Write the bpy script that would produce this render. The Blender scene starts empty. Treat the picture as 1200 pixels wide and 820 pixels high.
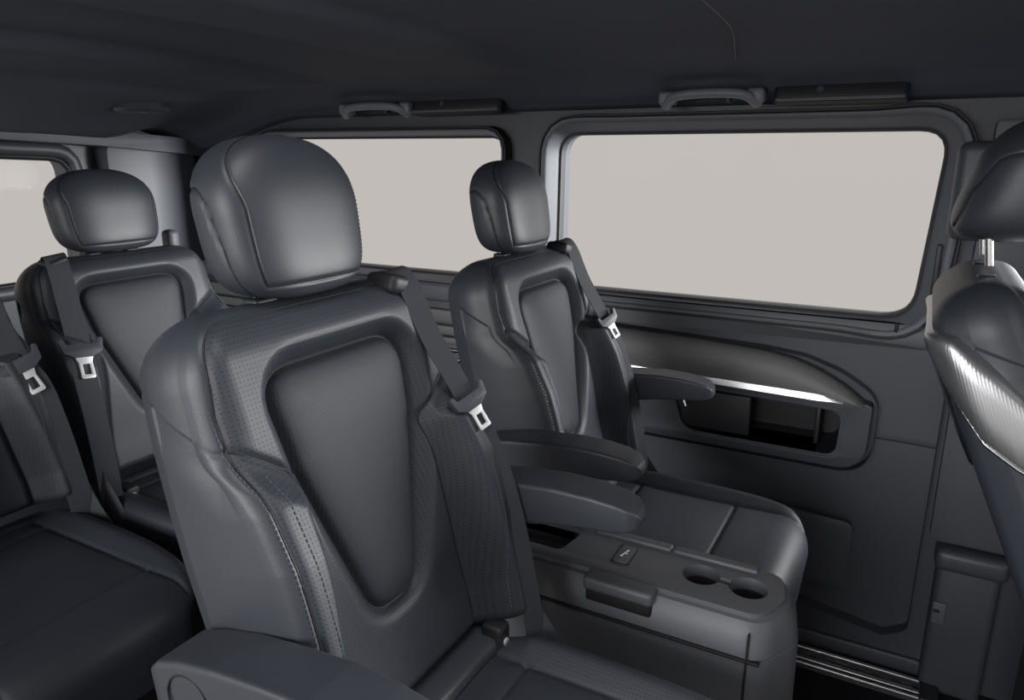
import bpy, bmesh, math
import numpy as np
from mathutils import Vector, Matrix
from mathutils.geometry import tessellate_polygon

# ------------------------------------------------------------------ camera, world, light
S = 1.25                       # model units -> metres (applied to every mesh at the end)
scn = bpy.context.scene
COL = scn.collection
cam = bpy.data.cameras.new('camera'); camo = bpy.data.objects.new('camera', cam); COL.objects.link(camo)
cam.sensor_width = 36; cam.lens = 36 * 860 / 1200; cam.clip_start = 0.02
camo.location = (0, 0, 1.35 * S)
camo.rotation_euler = (math.radians(90 - 15), 0, math.radians(29))
scn.camera = camo
scn.view_settings.view_transform = 'Standard'; scn.view_settings.look = 'None'
scn.view_settings.gamma = 1; scn.view_settings.use_curve_mapping = False
scn.view_settings.exposure = 0.0
w = bpy.data.worlds.new('studio'); scn.world = w; w.use_nodes = True
bg = w.node_tree.nodes['Background']; bg.inputs[0].default_value = (0.570, 0.535, 0.505, 1); bg.inputs[1].default_value = 1.0

def area(name, loc, target, size, power, col=(1, 1, 1)):
    l = bpy.data.lights.new(name, 'AREA'); l.shape = 'RECTANGLE'; l.size, l.size_y = size; l.energy = power; l.color = col
    o = bpy.data.objects.new(name, l); COL.objects.link(o); o.location = loc
    o.rotation_euler = (Vector(target) - Vector(loc)).to_track_quat('-Z', 'Y').to_euler()
    return o
# added unseen fill lights: open side door, windscreen, added roof window, added front window
area('side_fill', (-1.6 * S, -5.0 * S, 2.2 * S), (-0.8 * S, 1.2 * S, 0.9 * S), (5.0, 3.0), 500)
area('windscreen_fill', (3.4 * S, 0.6 * S, 2.1 * S), (-0.5 * S, 1.1 * S, 0.8 * S), (2.6, 1.6), 15)
area('front_door_fill', (2.0 * S, 3.2 * S, 1.6 * S), (-0.5 * S, 1.35 * S, 1.05 * S), (1.8, 1.4), 750)
area('roof_fill', (0.1 * S, -0.1 * S, 3.6 * S), (-0.25 * S, 0.75 * S, 0.8 * S), (1.6, 1.6), 45)

# ------------------------------------------------------------------ materials
M = {}
def mat(name, col, rough=0.5, metal=0.0, spec=0.5, bump=0.0, bscale=600, perf=None, weave=None, mottle=0.0, trans=None):
    m = bpy.data.materials.new(name); m.use_nodes = True; nt = m.node_tree; N = nt.nodes; L = nt.links
    b = N['Principled BSDF']; out = N['Material Output']
    b.inputs['Base Color'].default_value = (*col, 1); b.inputs['Roughness'].default_value = rough
    b.inputs['Metallic'].default_value = metal; b.inputs['Specular IOR Level'].default_value = spec
    tc = N.new('ShaderNodeTexCoord')
    colsock = None
    if mottle:
        nz = N.new('ShaderNodeTexNoise'); nz.inputs['Scale'].default_value = 3.0; nz.inputs['Detail'].default_value = 3
        L.new(tc.outputs['Object'], nz.inputs['Vector'])
        mx = N.new('ShaderNodeMix'); mx.data_type = 'RGBA'
        mx.inputs[6].default_value = (*[c * (1 - mottle) for c in col], 1); mx.inputs[7].default_value = (*[c * (1 + mottle) for c in col], 1)
        L.new(nz.outputs['Fac'], mx.inputs[0]); colsock = mx.outputs[2]
    height = None
    if bump:
        vz = N.new('ShaderNodeTexVoronoi'); vz.inputs['Scale'].default_value = bscale; L.new(tc.outputs['Object'], vz.inputs['Vector'])
        height = vz.outputs['Distance']
    bp = None
    if height is not None:
        bp = N.new('ShaderNodeBump'); bp.inputs['Strength'].default_value = bump; bp.inputs['Distance'].default_value = 0.0006
        L.new(height, bp.inputs['Height']); L.new(bp.outputs[0], b.inputs['Normal'])
    if perf or weave:
        pitch, rad = perf or weave
        uv = N.new('ShaderNodeUVMap'); uv.uv_map = 'UVMap'
        mp = N.new('ShaderNodeVectorMath'); mp.operation = 'SCALE'; mp.inputs[3].default_value = 1 / pitch; L.new(uv.outputs[0], mp.inputs[0])
        fr = N.new('ShaderNodeVectorMath'); fr.operation = 'FRACTION'; L.new(mp.outputs[0], fr.inputs[0])
        sb = N.new('ShaderNodeVectorMath'); sb.operation = 'SUBTRACT'; sb.inputs[1].default_value = (0.5, 0.5, 0); L.new(fr.outputs[0], sb.inputs[0])
        ln = N.new('ShaderNodeVectorMath'); ln.operation = 'LENGTH'; L.new(sb.outputs[0], ln.inputs[0])
        ms = N.new('ShaderNodeMapRange'); ms.interpolation_type = 'SMOOTHSTEP'; ms.inputs[1].default_value = rad * 0.7; ms.inputs[2].default_value = rad * 1.3
        L.new(ln.outputs['Value'], ms.inputs[0])
        mx = N.new('ShaderNodeMix'); mx.data_type = 'RGBA'; mx.inputs[6].default_value = (*[c * (0.35 if perf else 0.55) for c in col], 1)
        if colsock is not None: L.new(colsock, mx.inputs[7])
        else: mx.inputs[7].default_value = (*col, 1)
        L.new(ms.outputs[0], mx.inputs[0]); colsock = mx.outputs[2]
        b2 = N.new('ShaderNodeBump'); b2.inputs['Strength'].default_value = 0.3; b2.inputs['Distance'].default_value = 0.0008
        L.new(ms.outputs[0], b2.inputs['Height'])
        if bp: L.new(bp.outputs[0], b2.inputs['Normal'])
        L.new(b2.outputs[0], b.inputs['Normal'])
    if colsock is not None: L.new(colsock, b.inputs['Base Color'])
    if trans:
        gl = N.new('ShaderNodeBsdfGlossy'); gl.inputs[0].default_value = (1, 1, 1, 1); gl.inputs[1].default_value = 0.02
        tr = N.new('ShaderNodeBsdfTransparent'); tr.inputs[0].default_value = (*trans, 1)
        mx = N.new('ShaderNodeMixShader'); mx.inputs[0].default_value = 0.0003
        L.new(tr.outputs[0], mx.inputs[1]); L.new(gl.outputs[0], mx.inputs[2]); L.new(mx.outputs[0], out.inputs[0])
    M[name] = m; return m
LE = (0.031, 0.036, 0.048)
mat('leather', LE, 0.47, spec=0.6, bump=0.18, bscale=520, mottle=0.06)
mat('leather_perf', LE, 0.52, spec=0.5, perf=(0.0050, 0.17), mottle=0.06)
mat('insert_perf', tuple(c * 0.80 for c in LE), 0.55, spec=0.35, weave=(0.0030, 0.26))
mat('plastic', (0.050, 0.055, 0.069), 0.48, spec=0.6, bump=0.2, bscale=900)
mat('plastic_light', (0.095, 0.102, 0.122), 0.5, bump=0.2, bscale=900)
mat('plastic_dark', (0.018, 0.019, 0.023), 0.5)
mat('rubber', (0.006, 0.006, 0.007), 0.6)
mat('headliner', (0.075, 0.083, 0.108), 0.85, spec=0.2, bump=0.5, bscale=420, mottle=0.12)
mat('carpet', (0.016, 0.017, 0.021), 0.95, spec=0.1, bump=0.8, bscale=300)
mat('webbing', (0.050, 0.054, 0.066), 0.6, spec=0.3, weave=(0.0022, 0.3))
mat('chrome', (0.82, 0.83, 0.85), 0.16, metal=1)
mat('satin', (0.85, 0.86, 0.88), 0.5, metal=0.6)
mat('bright_strip', (0.92, 0.93, 0.95), 0.34, metal=0.9)
mat('steel', (0.72, 0.73, 0.75), 0.35, metal=1)
mat('thread', (0.10, 0.108, 0.13), 0.8, spec=0.1)
mat('trim_grey', (0.135, 0.135, 0.138), 0.5, metal=0.1, mottle=0.05)
mat('silver_ribbed', (0.45, 0.46, 0.48), 0.33, metal=0.9)
mat('handle_grey', (0.17, 0.18, 0.205), 0.45)
mat('console_plastic', (0.082, 0.087, 0.100), 0.48, spec=0.6, bump=0.2, bscale=900)
mat('print_white', (0.75, 0.77, 0.8), 0.5)
mat('lamp_lens', (0.10, 0.105, 0.115), 0.15)
mat('glass', (0.8, 0.8, 0.8), 0.02, trans=(0.97, 0.97, 0.97))

# ------------------------------------------------------------------ helpers
def tag(o, label=None, cat=None, group=None, kind=None):
    for k, v in (('label', label), ('category', cat), ('group', group), ('kind', kind)):
        if v: o[k] = v
    return o
def mesh_obj(name, V, F, m, parent=None, smooth=True, uv=None, sharp=None, nrm=None):
    me = bpy.data.meshes.new(name); me.from_pydata([tuple(map(float, v)) for v in V], [], [tuple(int(i) for i in f) for f in F])
    if uv is not None:
        l = me.uv_layers.new(name='UVMap'); idx = np.empty(len(me.loops), dtype=np.int32); me.loops.foreach_get('vertex_index', idx)
        l.data.foreach_set('uv', np.asarray(uv, dtype=np.float32)[idx].ravel())
    me.update()
    if smooth:
        me.shade_smooth()
        if sharp: me.set_sharp_from_angle(angle=math.radians(sharp))
    if nrm is not None: me.normals_split_custom_set_from_vertices(nrm)
    me.materials.append(M[m] if isinstance(m, str) else m)
    o = bpy.data.objects.new(name, me); COL.objects.link(o)
    if parent: o.parent = parent
    return o
def bm_obj(name, bm, m, parent=None, smooth=True, sharp=35):
    bmesh.ops.recalc_face_normals(bm, faces=bm.faces)
    me = bpy.data.meshes.new(name); bm.to_mesh(me); bm.free()
    if smooth: me.shade_smooth(); me.set_sharp_from_angle(angle=math.radians(sharp))
    me.materials.append(M[m]); o = bpy.data.objects.new(name, me); COL.objects.link(o)
    if parent: o.parent = parent
    return o
def empty(name, loc, rz=0):
    o = bpy.data.objects.new(name, None); COL.objects.link(o); o.location = loc; o.rotation_euler = (0, 0, rz); o.empty_display_size = .1
    return o
def rbox(name, lo, hi, r, m, parent=None, seg=3, xf=None):
    bm = bmesh.new(); bmesh.ops.create_cube(bm, size=1)
    for v in bm.verts: v.co = Vector([(lo[i] + hi[i]) / 2 + v.co[i] * (hi[i] - lo[i]) for i in range(3)])
    if r: bmesh.ops.bevel(bm, geom=list(bm.edges), offset=r, segments=seg, profile=0.5, affect='EDGES')
    if xf: bm.transform(xf)
    return bm_obj(name, bm, m, parent, sharp=50)
def fillet(pts, r, n=5):
    """round the corners of a closed 2D polygon; r scalar or per corner"""
    out = []; k = len(pts)
    for i in range(k):
        p0, p1, p2 = [np.array(pts[(i + d) % k], float) for d in (-1, 0, 1)]
        rr = r[i] if hasattr(r, '__len__') else r
        a, b = p0 - p1, p2 - p1; la, lb = np.linalg.norm(a), np.linalg.norm(b)
        if rr <= 0: out.append(tuple(p1)); continue
        a /= la; b /= lb; ang = math.acos(max(-1, min(1, a @ b))); d = min(rr / math.tan(ang / 2), la * .49, lb * .49)
        q0, q1 = p1 + a * d, p1 + b * d
        for j in range(n + 1):
            t = j / n; out.append(tuple((1 - t) ** 2 * q0 + 2 * t * (1 - t) * p1 + t * t * q1))
    return out
def resample(pts, n, closed=True):
    P = np.array(list(pts) + ([pts[0]] if closed else []), float); d = np.r_[0, np.cumsum(np.linalg.norm(np.diff(P, axis=0), axis=1))]
    t = np.linspace(0, d[-1], n + 1)[:-1] if closed else np.linspace(0, d[-1], n)
    return np.stack([np.interp(t, d, P[:, i]) for i in range(P.shape[1])], 1)
def plate(name, outer, holes, fn, lo, hi, m, parent=None, bevel=0.0, sharp=35, seg=2):
    """extruded polygon with holes; fn(a,b,depth)->xyz; 'hi' is the visible face"""
    def clean(l):
        o_ = [l[0]]
        for p in l[1:]:
            if math.dist(p, o_[-1]) > 2e-4: o_.append(p)
        return o_[:-1] if math.dist(o_[0], o_[-1]) < 2e-4 else o_
    bm = bmesh.new(); loops = [clean(l) for l in [outer] + list(holes)]; flat = [p for l in loops for p in l]
    top = [bm.verts.new(fn(p[0], p[1], hi)) for p in flat]; bot = [bm.verts.new(fn(p[0], p[1], lo)) for p in flat]
    tf = []
    for t in tessellate_polygon([[Vector((p[0], p[1], 0)) for p in l] for l in loops]):
        try: bm.faces.new([top[i] for i in t]); bm.faces.new([bot[i] for i in reversed(t)])
        except ValueError: pass
    o = 0; rim = []
    for l in loops:
        k = len(l)
        for i in range(k):
            a, b = o + i, o + (i + 1) % k
            bm.faces.new([top[a], top[b], bot[b], bot[a]]); rim.append((top[a], top[b]))
        o += k
    bmesh.ops.recalc_face_normals(bm, faces=bm.faces)
    if bevel:
        es = [bm.edges.get(e) for e in rim]
        bmesh.ops.bevel(bm, geom=es, offset=bevel, segments=seg, profile=.5, affect='EDGES', clamp_overlap=True)
    return bm_obj(name, bm, m, parent, sharp=sharp)
def loft(name, loops, m, parent=None, closed=True, cap0=False, cap1=False, sharp=None, flip=False, uv=None):
    n = len(loops[0]); V = [p for l in loops for p in l]; F = []
    for i in range(len(loops) - 1):
        for j in range(n if closed else n - 1):
            q = (i * n + j, i * n + (j + 1) % n, (i + 1) * n + (j + 1) % n, (i + 1) * n + j); F.append(q[::-1] if flip else q)
    if cap0: F.append(tuple(range(n))[::-1] if not flip else tuple(range(n)))
    if cap1: b = (len(loops) - 1) * n; F.append(tuple(range(b, b + n)) if not flip else tuple(range(b, b + n))[::-1])
    bm = bmesh.new(); vs = [bm.verts.new(tuple(map(float, v))) for v in V]
    for f in F:
        try: bm.faces.new([vs[i] for i in f])
        except ValueError: pass
    return bm_obj(name, bm, m, parent, sharp=sharp or 60)
def smooth_path(pts, n):
    P = np.array(pts, float); k = len(P); out = []
    for i in range(k - 1):
        p0, p1, p2, p3 = P[max(i - 1, 0)], P[i], P[i + 1], P[min(i + 2, k - 1)]
        for t in np.linspace(0, 1, n, endpoint=False):
            out.append(.5 * (2 * p1 + (p2 - p0) * t + (2 * p0 - 5 * p1 + 4 * p2 - p3) * t ** 2 + (3 * p1 - p0 - 3 * p2 + p3) * t ** 3))
    out.append(P[-1]); return np.array(out)
def tube(name, path, r, m, parent=None, seg=8, rr=None):
    path = np.array(path, float); loops = []; up = Vector((0, 0, 1))
    for i, p in enumerate(path):
        t = Vector(path[min(i + 1, len(path) - 1)] - path[max(i - 1, 0)]).normalized()
        a = t.cross(up if abs(t.z) < .95 else Vector((0, 1, 0))).normalized(); b = t.cross(a); rad = rr[i] if rr is not None else r
        loops.append([np.array(Vector(p) + a * math.cos(q) * rad + b * math.sin(q) * rad) for q in np.linspace(0, 2 * math.pi, seg, endpoint=False)])
    return loft(name, loops, m, parent, cap0=True, cap1=True, sharp=50)
def ribbon(name, path, wdirs, width, thick, m, parent=None):
    path = np.array(path, float); V = []; UV = []; F = []; L = 0
    for i, p in enumerate(path):
        t = Vector(path[min(i + 1, len(path) - 1)] - path[max(i - 1, 0)]).normalized()
        w_ = Vector(wdirs[i]); w_ = (w_ - t * w_.dot(t)).normalized(); nn = t.cross(w_).normalized()
        if i: L += np.linalg.norm(path[i] - path[i - 1])
        for s, h in ((-1, -1), (1, -1), (1, 1), (-1, 1)):
            V.append(np.array(Vector(p) + w_ * s * width / 2 + nn * h * thick / 2)); UV.append((s * width / 2, L))
    for i in range(len(path) - 1):
        for j in range(4):
            F.append((i * 4 + j, i * 4 + (j + 1) % 4, i * 4 + 4 + (j + 1) % 4, i * 4 + 4 + j))
    F += [(3, 2, 1, 0), tuple(len(V) - 4 + j for j in range(4))]
    o = mesh_obj(name, V, F, m, parent, uv=UV, sharp=40)
    bm = bmesh.new(); bm.from_mesh(o.data); bmesh.ops.recalc_face_normals(bm, faces=bm.faces); bm.to_mesh(o.data); bm.free()
    return o
def lathe(name, prof, c, m, parent=None, seg=32):
    loops = [[(c[0] + r * math.cos(q), c[1] + r * math.sin(q), c[2] + z) for q in np.linspace(0, 2 * math.pi, seg, endpoint=False)] for r, z in prof]
    return loft(name, loops, m, parent, cap1=True, sharp=40)
def copy_tree(o, parent=None):
    c = o.copy(); COL.objects.link(c); c.parent = parent
    for ch in list(o.children): copy_tree(ch, c)
    return c
def sdf_poly(y, v, poly):
    """signed distance (negative inside) from points to a closed polygon"""
    P = np.array(poly); Q = np.roll(P, -1, axis=0); d2 = np.full(y.shape, 1e9); ins = np.zeros(y.shape, bool)
    for (ax, ay), (bx, by) in zip(P, Q):
        ex, ey = bx - ax, by - ay; wx, wy = y - ax, v - ay
        t = np.clip((wx * ex + wy * ey) / (ex * ex + ey * ey + 1e-12), 0, 1)
        d2 = np.minimum(d2, (wx - ex * t) ** 2 + (wy - ey * t) ** 2)
        c = (ay > v) != (by > v)
        if by != ay: ins ^= c & (y < ex * (v - ay) / (by - ay) + ax)
    return np.where(ins, -1, 1) * np.sqrt(d2)
def sst(a, b, x):
    t = np.clip((x - a) / (b - a), 0, 1); return t * t * (3 - 2 * t)
def split_grid(V, quads, region, table, uv=None):
    """emit one mesh object per region of a grid; table: region -> (name, material, parent)"""
    out = {}
    a, b, c, d = [V[quads[:, i]] for i in range(4)]; fn = np.cross(c - a, d - b); nrm = np.zeros_like(V)
    key = np.round(V * 1e6).astype(np.int64); _, inv0 = np.unique(key, axis=0, return_inverse=True); inv0 = inv0.ravel()
    acc = np.zeros((inv0.max() + 1, 3))
    for i in range(4): np.add.at(acc, inv0[quads[:, i]], fn)
    nrm = acc[inv0]; nrm /= np.linalg.norm(nrm, axis=1)[:, None] + 1e-12
    for k, (name, m, parent) in table.items():
        q = quads[region == k]
        if not len(q): continue
        ids, inv = np.unique(q, return_inverse=True)
        out[k] = mesh_obj(name, V[ids], inv.reshape(q.shape), m, parent, uv=None if uv is None else uv[ids], nrm=nrm[ids])
    return out
def dashes(name, pts, nrm, parent, dash=.0038, gap=.0022, wid=.0009, m='thread'):
    """a line of stitches along a 3D polyline lying on a surface"""
    pts = np.array(pts); n = np.array(nrm); d = np.r_[0, np.cumsum(np.linalg.norm(np.diff(pts, axis=0), axis=1))]; V = []; F = []; s = 0
    f = lambda A, t: np.array([np.interp(t, d, A[:, i]) for i in range(3)])
    while s + dash < d[-1]:
        a, b = f(pts, s), f(pts, s + dash); nn = f(n, s + dash / 2); nn /= np.linalg.norm(nn) + 1e-9
        t = (b - a) / (np.linalg.norm(b - a) + 1e-9); sd = np.cross(nn, t) * wid / 2; h = nn * .0007; k = len(V)
        V += [a - sd - h, a + sd - h, b + sd - h, b - sd - h, a - sd * .6 + h, a + sd * .6 + h, b + sd * .6 + h, b - sd * .6 + h]
        F += [tuple(k + i for i in q) for q in ((4, 5, 6, 7), (0, 4, 7, 3), (1, 2, 6, 5), (0, 1, 5, 4), (3, 7, 6, 2))]; s += dash + gap
    o = mesh_obj(name, V, F, m, parent, smooth=False); o['kind'] = 'stuff'; return o

# ------------------------------------------------------------------ seat generator
TH = math.radians(13); SN, CS = math.sin(TH), math.cos(TH); BZ = .66
def bk(y, v, n):               # backrest coordinates -> seat-local xyz
    return np.stack([-v * SN + n * CS, y + 0 * v, BZ + v * CS + n * SN], -1)
PANEL = fillet([(-.121, .487), (.121, .487), (.104, .37), (.040, .160), (-.040, .160), (-.104, .37)], [.045, .045, .07, .045, .045, .07], 8)
WING = fillet([(.215, .436), (.186, .424), (.150, .398), (.112, .368), (.120, .26), (.140, .1), (.146, -.08), (.30, -.08), (.30, .436)], [.0, .01, .01, .028, .05, .05, 0, 0, 0], 6)
VM, RT, NM, V0 = .562, .052, -.055, .036
SEAM = .187                    # lateral position of the edge seam
SEAMP = fillet([(-SEAM, -.2), (SEAM, -.2), (SEAM, .46), (.176, .550), (-.176, .550), (-SEAM, .46)], [0, 0, .05, .05, .05, .05], 8)

def back_n(y, v):
    """front surface of the backrest (normal offset) with seams, before the top rounding"""
    a = np.abs(y); dp = sdf_poly(y, v, PANEL); dw = sdf_poly(a, v, WING)
    n = .003 * np.exp(-((v - .13) / .11) ** 2) - .010 * sst(.40, .58, v)
    n = n + np.where(dp < 0, .010 * (1 - np.exp(np.minimum(dp, 0) / .016)), 0)
    out = np.maximum(dp, 0)
    n = n + np.where(dp >= 0, .016 * sst(0, .028, out) * sst(.10, .30, v) + .004 * sst(0, .02, out), 0)
    H = np.interp(v, [-.05, .05, .2, .3, .36, .40, .43], [.060, .066, .062, .050, .036, .018, .000])
    n = n + H * sst(0, .040, -dw) - .010 * sst(.16, .2, a) * sst(.34, .46, v)
    n = n - .0070 * np.exp(-(dp / .0050) ** 2) - .0045 * np.exp(-(dw / .0044) ** 2) * sst(.192, .180, a)
    ds = sdf_poly(y, v, SEAMP); n = n - .0030 * np.exp(-(ds / .0030) ** 2)
    return n, dp, dw
def half_w(v):
    W = np.interp(v, [-.05, .1, .3, .43, .52, .6], [.192, .201, .204, .202, .196, .192]); R = .075
    t = np.clip((v - (VM - R)) / R, 0, 1); return W - .062 * (1 - np.sqrt(1 - t ** 2))
def back_pt(y, v, lift=0.0):
    y = np.asarray(y, float); v = np.asarray(v, float); Wv = half_w(v); n, _, _ = back_n(y, v); a = np.abs(y)
    r = .03; t = np.clip((a - (Wv - r)) / r, 0, 1); n = n - r * (1 - np.sqrt(1 - t ** 2))
    tt = np.clip((v - (VM - RT)) / RT, 0, 1); n = NM + (n - NM) * np.sqrt(1 - tt ** 2)
    tb = np.clip((V0 + .018 - v) / .018, 0, 1); n = n - .03 * (1 - np.sqrt(1 - tb ** 2))
    return n + lift
def make_backrest(root, ys=1.0, front=False):
    Nf, Ns, Nb = 236, 40, 40
    vs = np.r_[V0 + .018 * (1 - np.cos(np.linspace(0, math.pi / 2, 8)))[:-1], np.linspace(V0 + .018, VM - RT, 250), VM - RT + RT * np.sin(np.linspace(0, math.pi / 2, 18))[1:]]
    s = np.linspace(-1, 1, Nf + 1); s = .8 * s + .2 * np.sin(s * math.pi / 2)
    Wv = half_w(vs); Yf = Wv[:, None] * s[None]; Vf = np.repeat(vs[:, None], Nf + 1, 1)
    # snap the grid to the seams so that the panels end in clean lines
    e = 1e-4
    for poly, mir in ((PANEL, False), (WING, True), (SEAMP, False)):
        g = (lambda y, v: sdf_poly(np.abs(y), v, poly)) if mir else (lambda y, v: sdf_poly(y, v, poly))
        d = g(Yf, Vf); gy = (g(Yf + e, Vf) - d) / e; gv = (g(Yf, Vf + e) - d) / e
        k = (np.abs(d) < .0007) & (np.abs(s)[None] < .97) & (Vf < VM - RT)
        Yf = np.where(k, Yf - d * gy, Yf); Vf = np.where(k, Vf - d * gv, Vf)
    n0, dp, dw = back_n(Yf, Vf); nf = back_pt(Yf, Vf)
    c = np.sqrt(1 - np.clip((vs - (VM - RT)) / RT, 0, 1) ** 2)
    nb0 = np.interp(vs, [-.05, .1, .35, .6], [-.100, -.110, -.122, -.122])
    yb = np.linspace(1, -1, Nb + 1)
    Yb = Wv[:, None] * yb[None]; r = .045; t = np.clip((np.abs(Yb) - (Wv[:, None] - r)) / r, 0, 1)
    nb = nb0[:, None] + r * (1 - np.sqrt(1 - t ** 2)); nb = NM + (nb - NM) * c[:, None]
    q = np.linspace(0, 1, Ns + 2)[1:-1]
    bul = .004 * np.sin(q * math.pi)[None] * c[:, None]
    Ysr = Wv[:, None] + bul; nsr = nf[:, -1:] + (nb[:, :1] - nf[:, -1:]) * q[None]
    Ysl = -Wv[:, None] - bul; nsl = nb[:, -1:] + (nf[:, :1] - nb[:, -1:]) * q[None]
    Y = np.concatenate([Yf, Ysr, Yb, Ysl], 1); Nn = np.concatenate([nf, nsr, nb, nsl], 1); nc = Y.shape[1]
    V2 = np.concatenate([Vf, np.repeat(vs[:, None], nc - Nf - 1, 1)], 1)
    isf = np.zeros(nc, bool); isf[:Nf + 1] = True
    # seam running backwards over the side from the shoulder junction
    line = .424 + .058 * np.clip(-(Nn) / .075, 0, 1.2)
    side = ~isf[None] | (np.abs(Y) > SEAM)
    gs = np.exp(-((V2 - line) / .0030) ** 2) * side * .0020
    sy = np.sign(Y); isside = np.zeros(nc, bool); isside[Nf + 1:Nf + 1 + Ns] = True; isside[-Ns:] = True
    dl = line - V2; rec = .0032 * sst(-.0008, .0022, dl) * (1 - sst(.015, .07, dl))
    Y = Y - np.where(isside[None], rec * sy, 0)
    Nn = Nn - np.where(isf[None] & (np.abs(Y) > SEAM), gs, 0)
    bidx = np.zeros(nc, bool); bidx[Nf + 1 + Ns:Nf + 2 + Ns + Nb] = True
    Nn = Nn + np.where(bidx[None], gs, 0)
    V = bk(Y * ys, V2, Nn).reshape(-1, 3); nr = len(vs)
    I = np.arange(nr * nc).reshape(nr, nc); J = np.roll(I, -1, 1)
    quads = np.stack([I[:-1], J[:-1], J[1:], I[1:]], -1)
    fm = lambda A: (A[:-1] + np.roll(A, -1, 1)[:-1] + np.roll(A, -1, 1)[1:] + A[1:]) / 4
    DP = np.full((nr, nc), 1.); DP[:, :Nf + 1] = dp; DW = np.full((nr, nc), 1.); DW[:, :Nf + 1] = dw
    DS = np.full((nr, nc), 1.); DS[:, :Nf + 1] = sdf_poly(Yf, Vf, SEAMP); cds = fm(DS); cdp, cdw, cv, cl, cY = fm(DP), fm(DW), fm(V2), fm(line), fm(Y)
    ff = np.zeros(nc, bool); ff[:Nf] = True; ff = np.repeat(ff[None], nr - 1, 0); inner = ff & (cds < 0)
    reg = np.where(cv < cl, 5, 6)
    reg = np.where(inner, 2, reg); reg = np.where(inner & (cdp < 0), 1, reg)
    reg = np.where(inner & (cdw < 0) & (cY < 0), 3, reg); reg = np.where(inner & (cdw < 0) & (cY > 0), 4, reg)
    uv = np.stack([Y * ys, V2], -1).reshape(-1, 2)
    br = split_grid(V, quads.reshape(-1, 4), reg.reshape(-1), {6: ('backrest', 'leather', root)}, uv)[6]
    T = {1: ('centre_panel', 'insert_perf', br), 2: ('backrest_surround', 'leather_perf', br), 3: ('side_bolster', 'leather_perf', br), 4: ('side_bolster', 'leather_perf', br), 5: ('side_shell', 'leather', br)}
    split_grid(V, quads.reshape(-1, 4), reg.reshape(-1), T, uv)
    def seam(P2, name='seam', r=.0011):
        P2 = np.array(P2); tube(name, bk(P2[:, 0] * ys, P2[:, 1], back_pt(P2[:, 0], P2[:, 1])), r, 'rubber', br, 6)
    if not front:
        pl_ = resample(PANEL, 160); seam(np.r_[pl_, pl_[:1]], 'panel_seam', .0014)
        sp_ = resample(SEAMP, 700); sp_ = sp_[sp_[:, 1] > .42]; sp_ = sp_[np.argsort(-np.arctan2(sp_[:, 1] - .42, sp_[:, 0]))]; seam(sp_, 'edge_seam')
        wg = resample(WING, 600); wg = wg[(wg[:, 0] < SEAM) & (wg[:, 1] > .06)]
        wg = wg[np.argsort(-wg[:, 1])] if len(wg) else wg
        for sg in (-1, 1):
            seam(wg * np.array([sg, 1]), 'bolster_seam', .0010); vv = np.linspace(.06, .424, 50); seam(np.stack([sg * SEAM + 0 * vv, vv], 1), 'shell_seam')
    if not front:
        for sg in (-1, 1):
            for off, v0, v1 in ((.0038, .43, .47), (.0035, .06, .415), (-.020, .06, .395)):
                v = np.linspace(v0, v1, 60); y = sg * (SEAM + off) * np.ones(60)
                dashes('stitching', bk(y * ys, v, back_pt(y, v, .0004)), np.tile([CS * .6, sg * .8, .2], (60, 1)), br)
    return br

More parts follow.
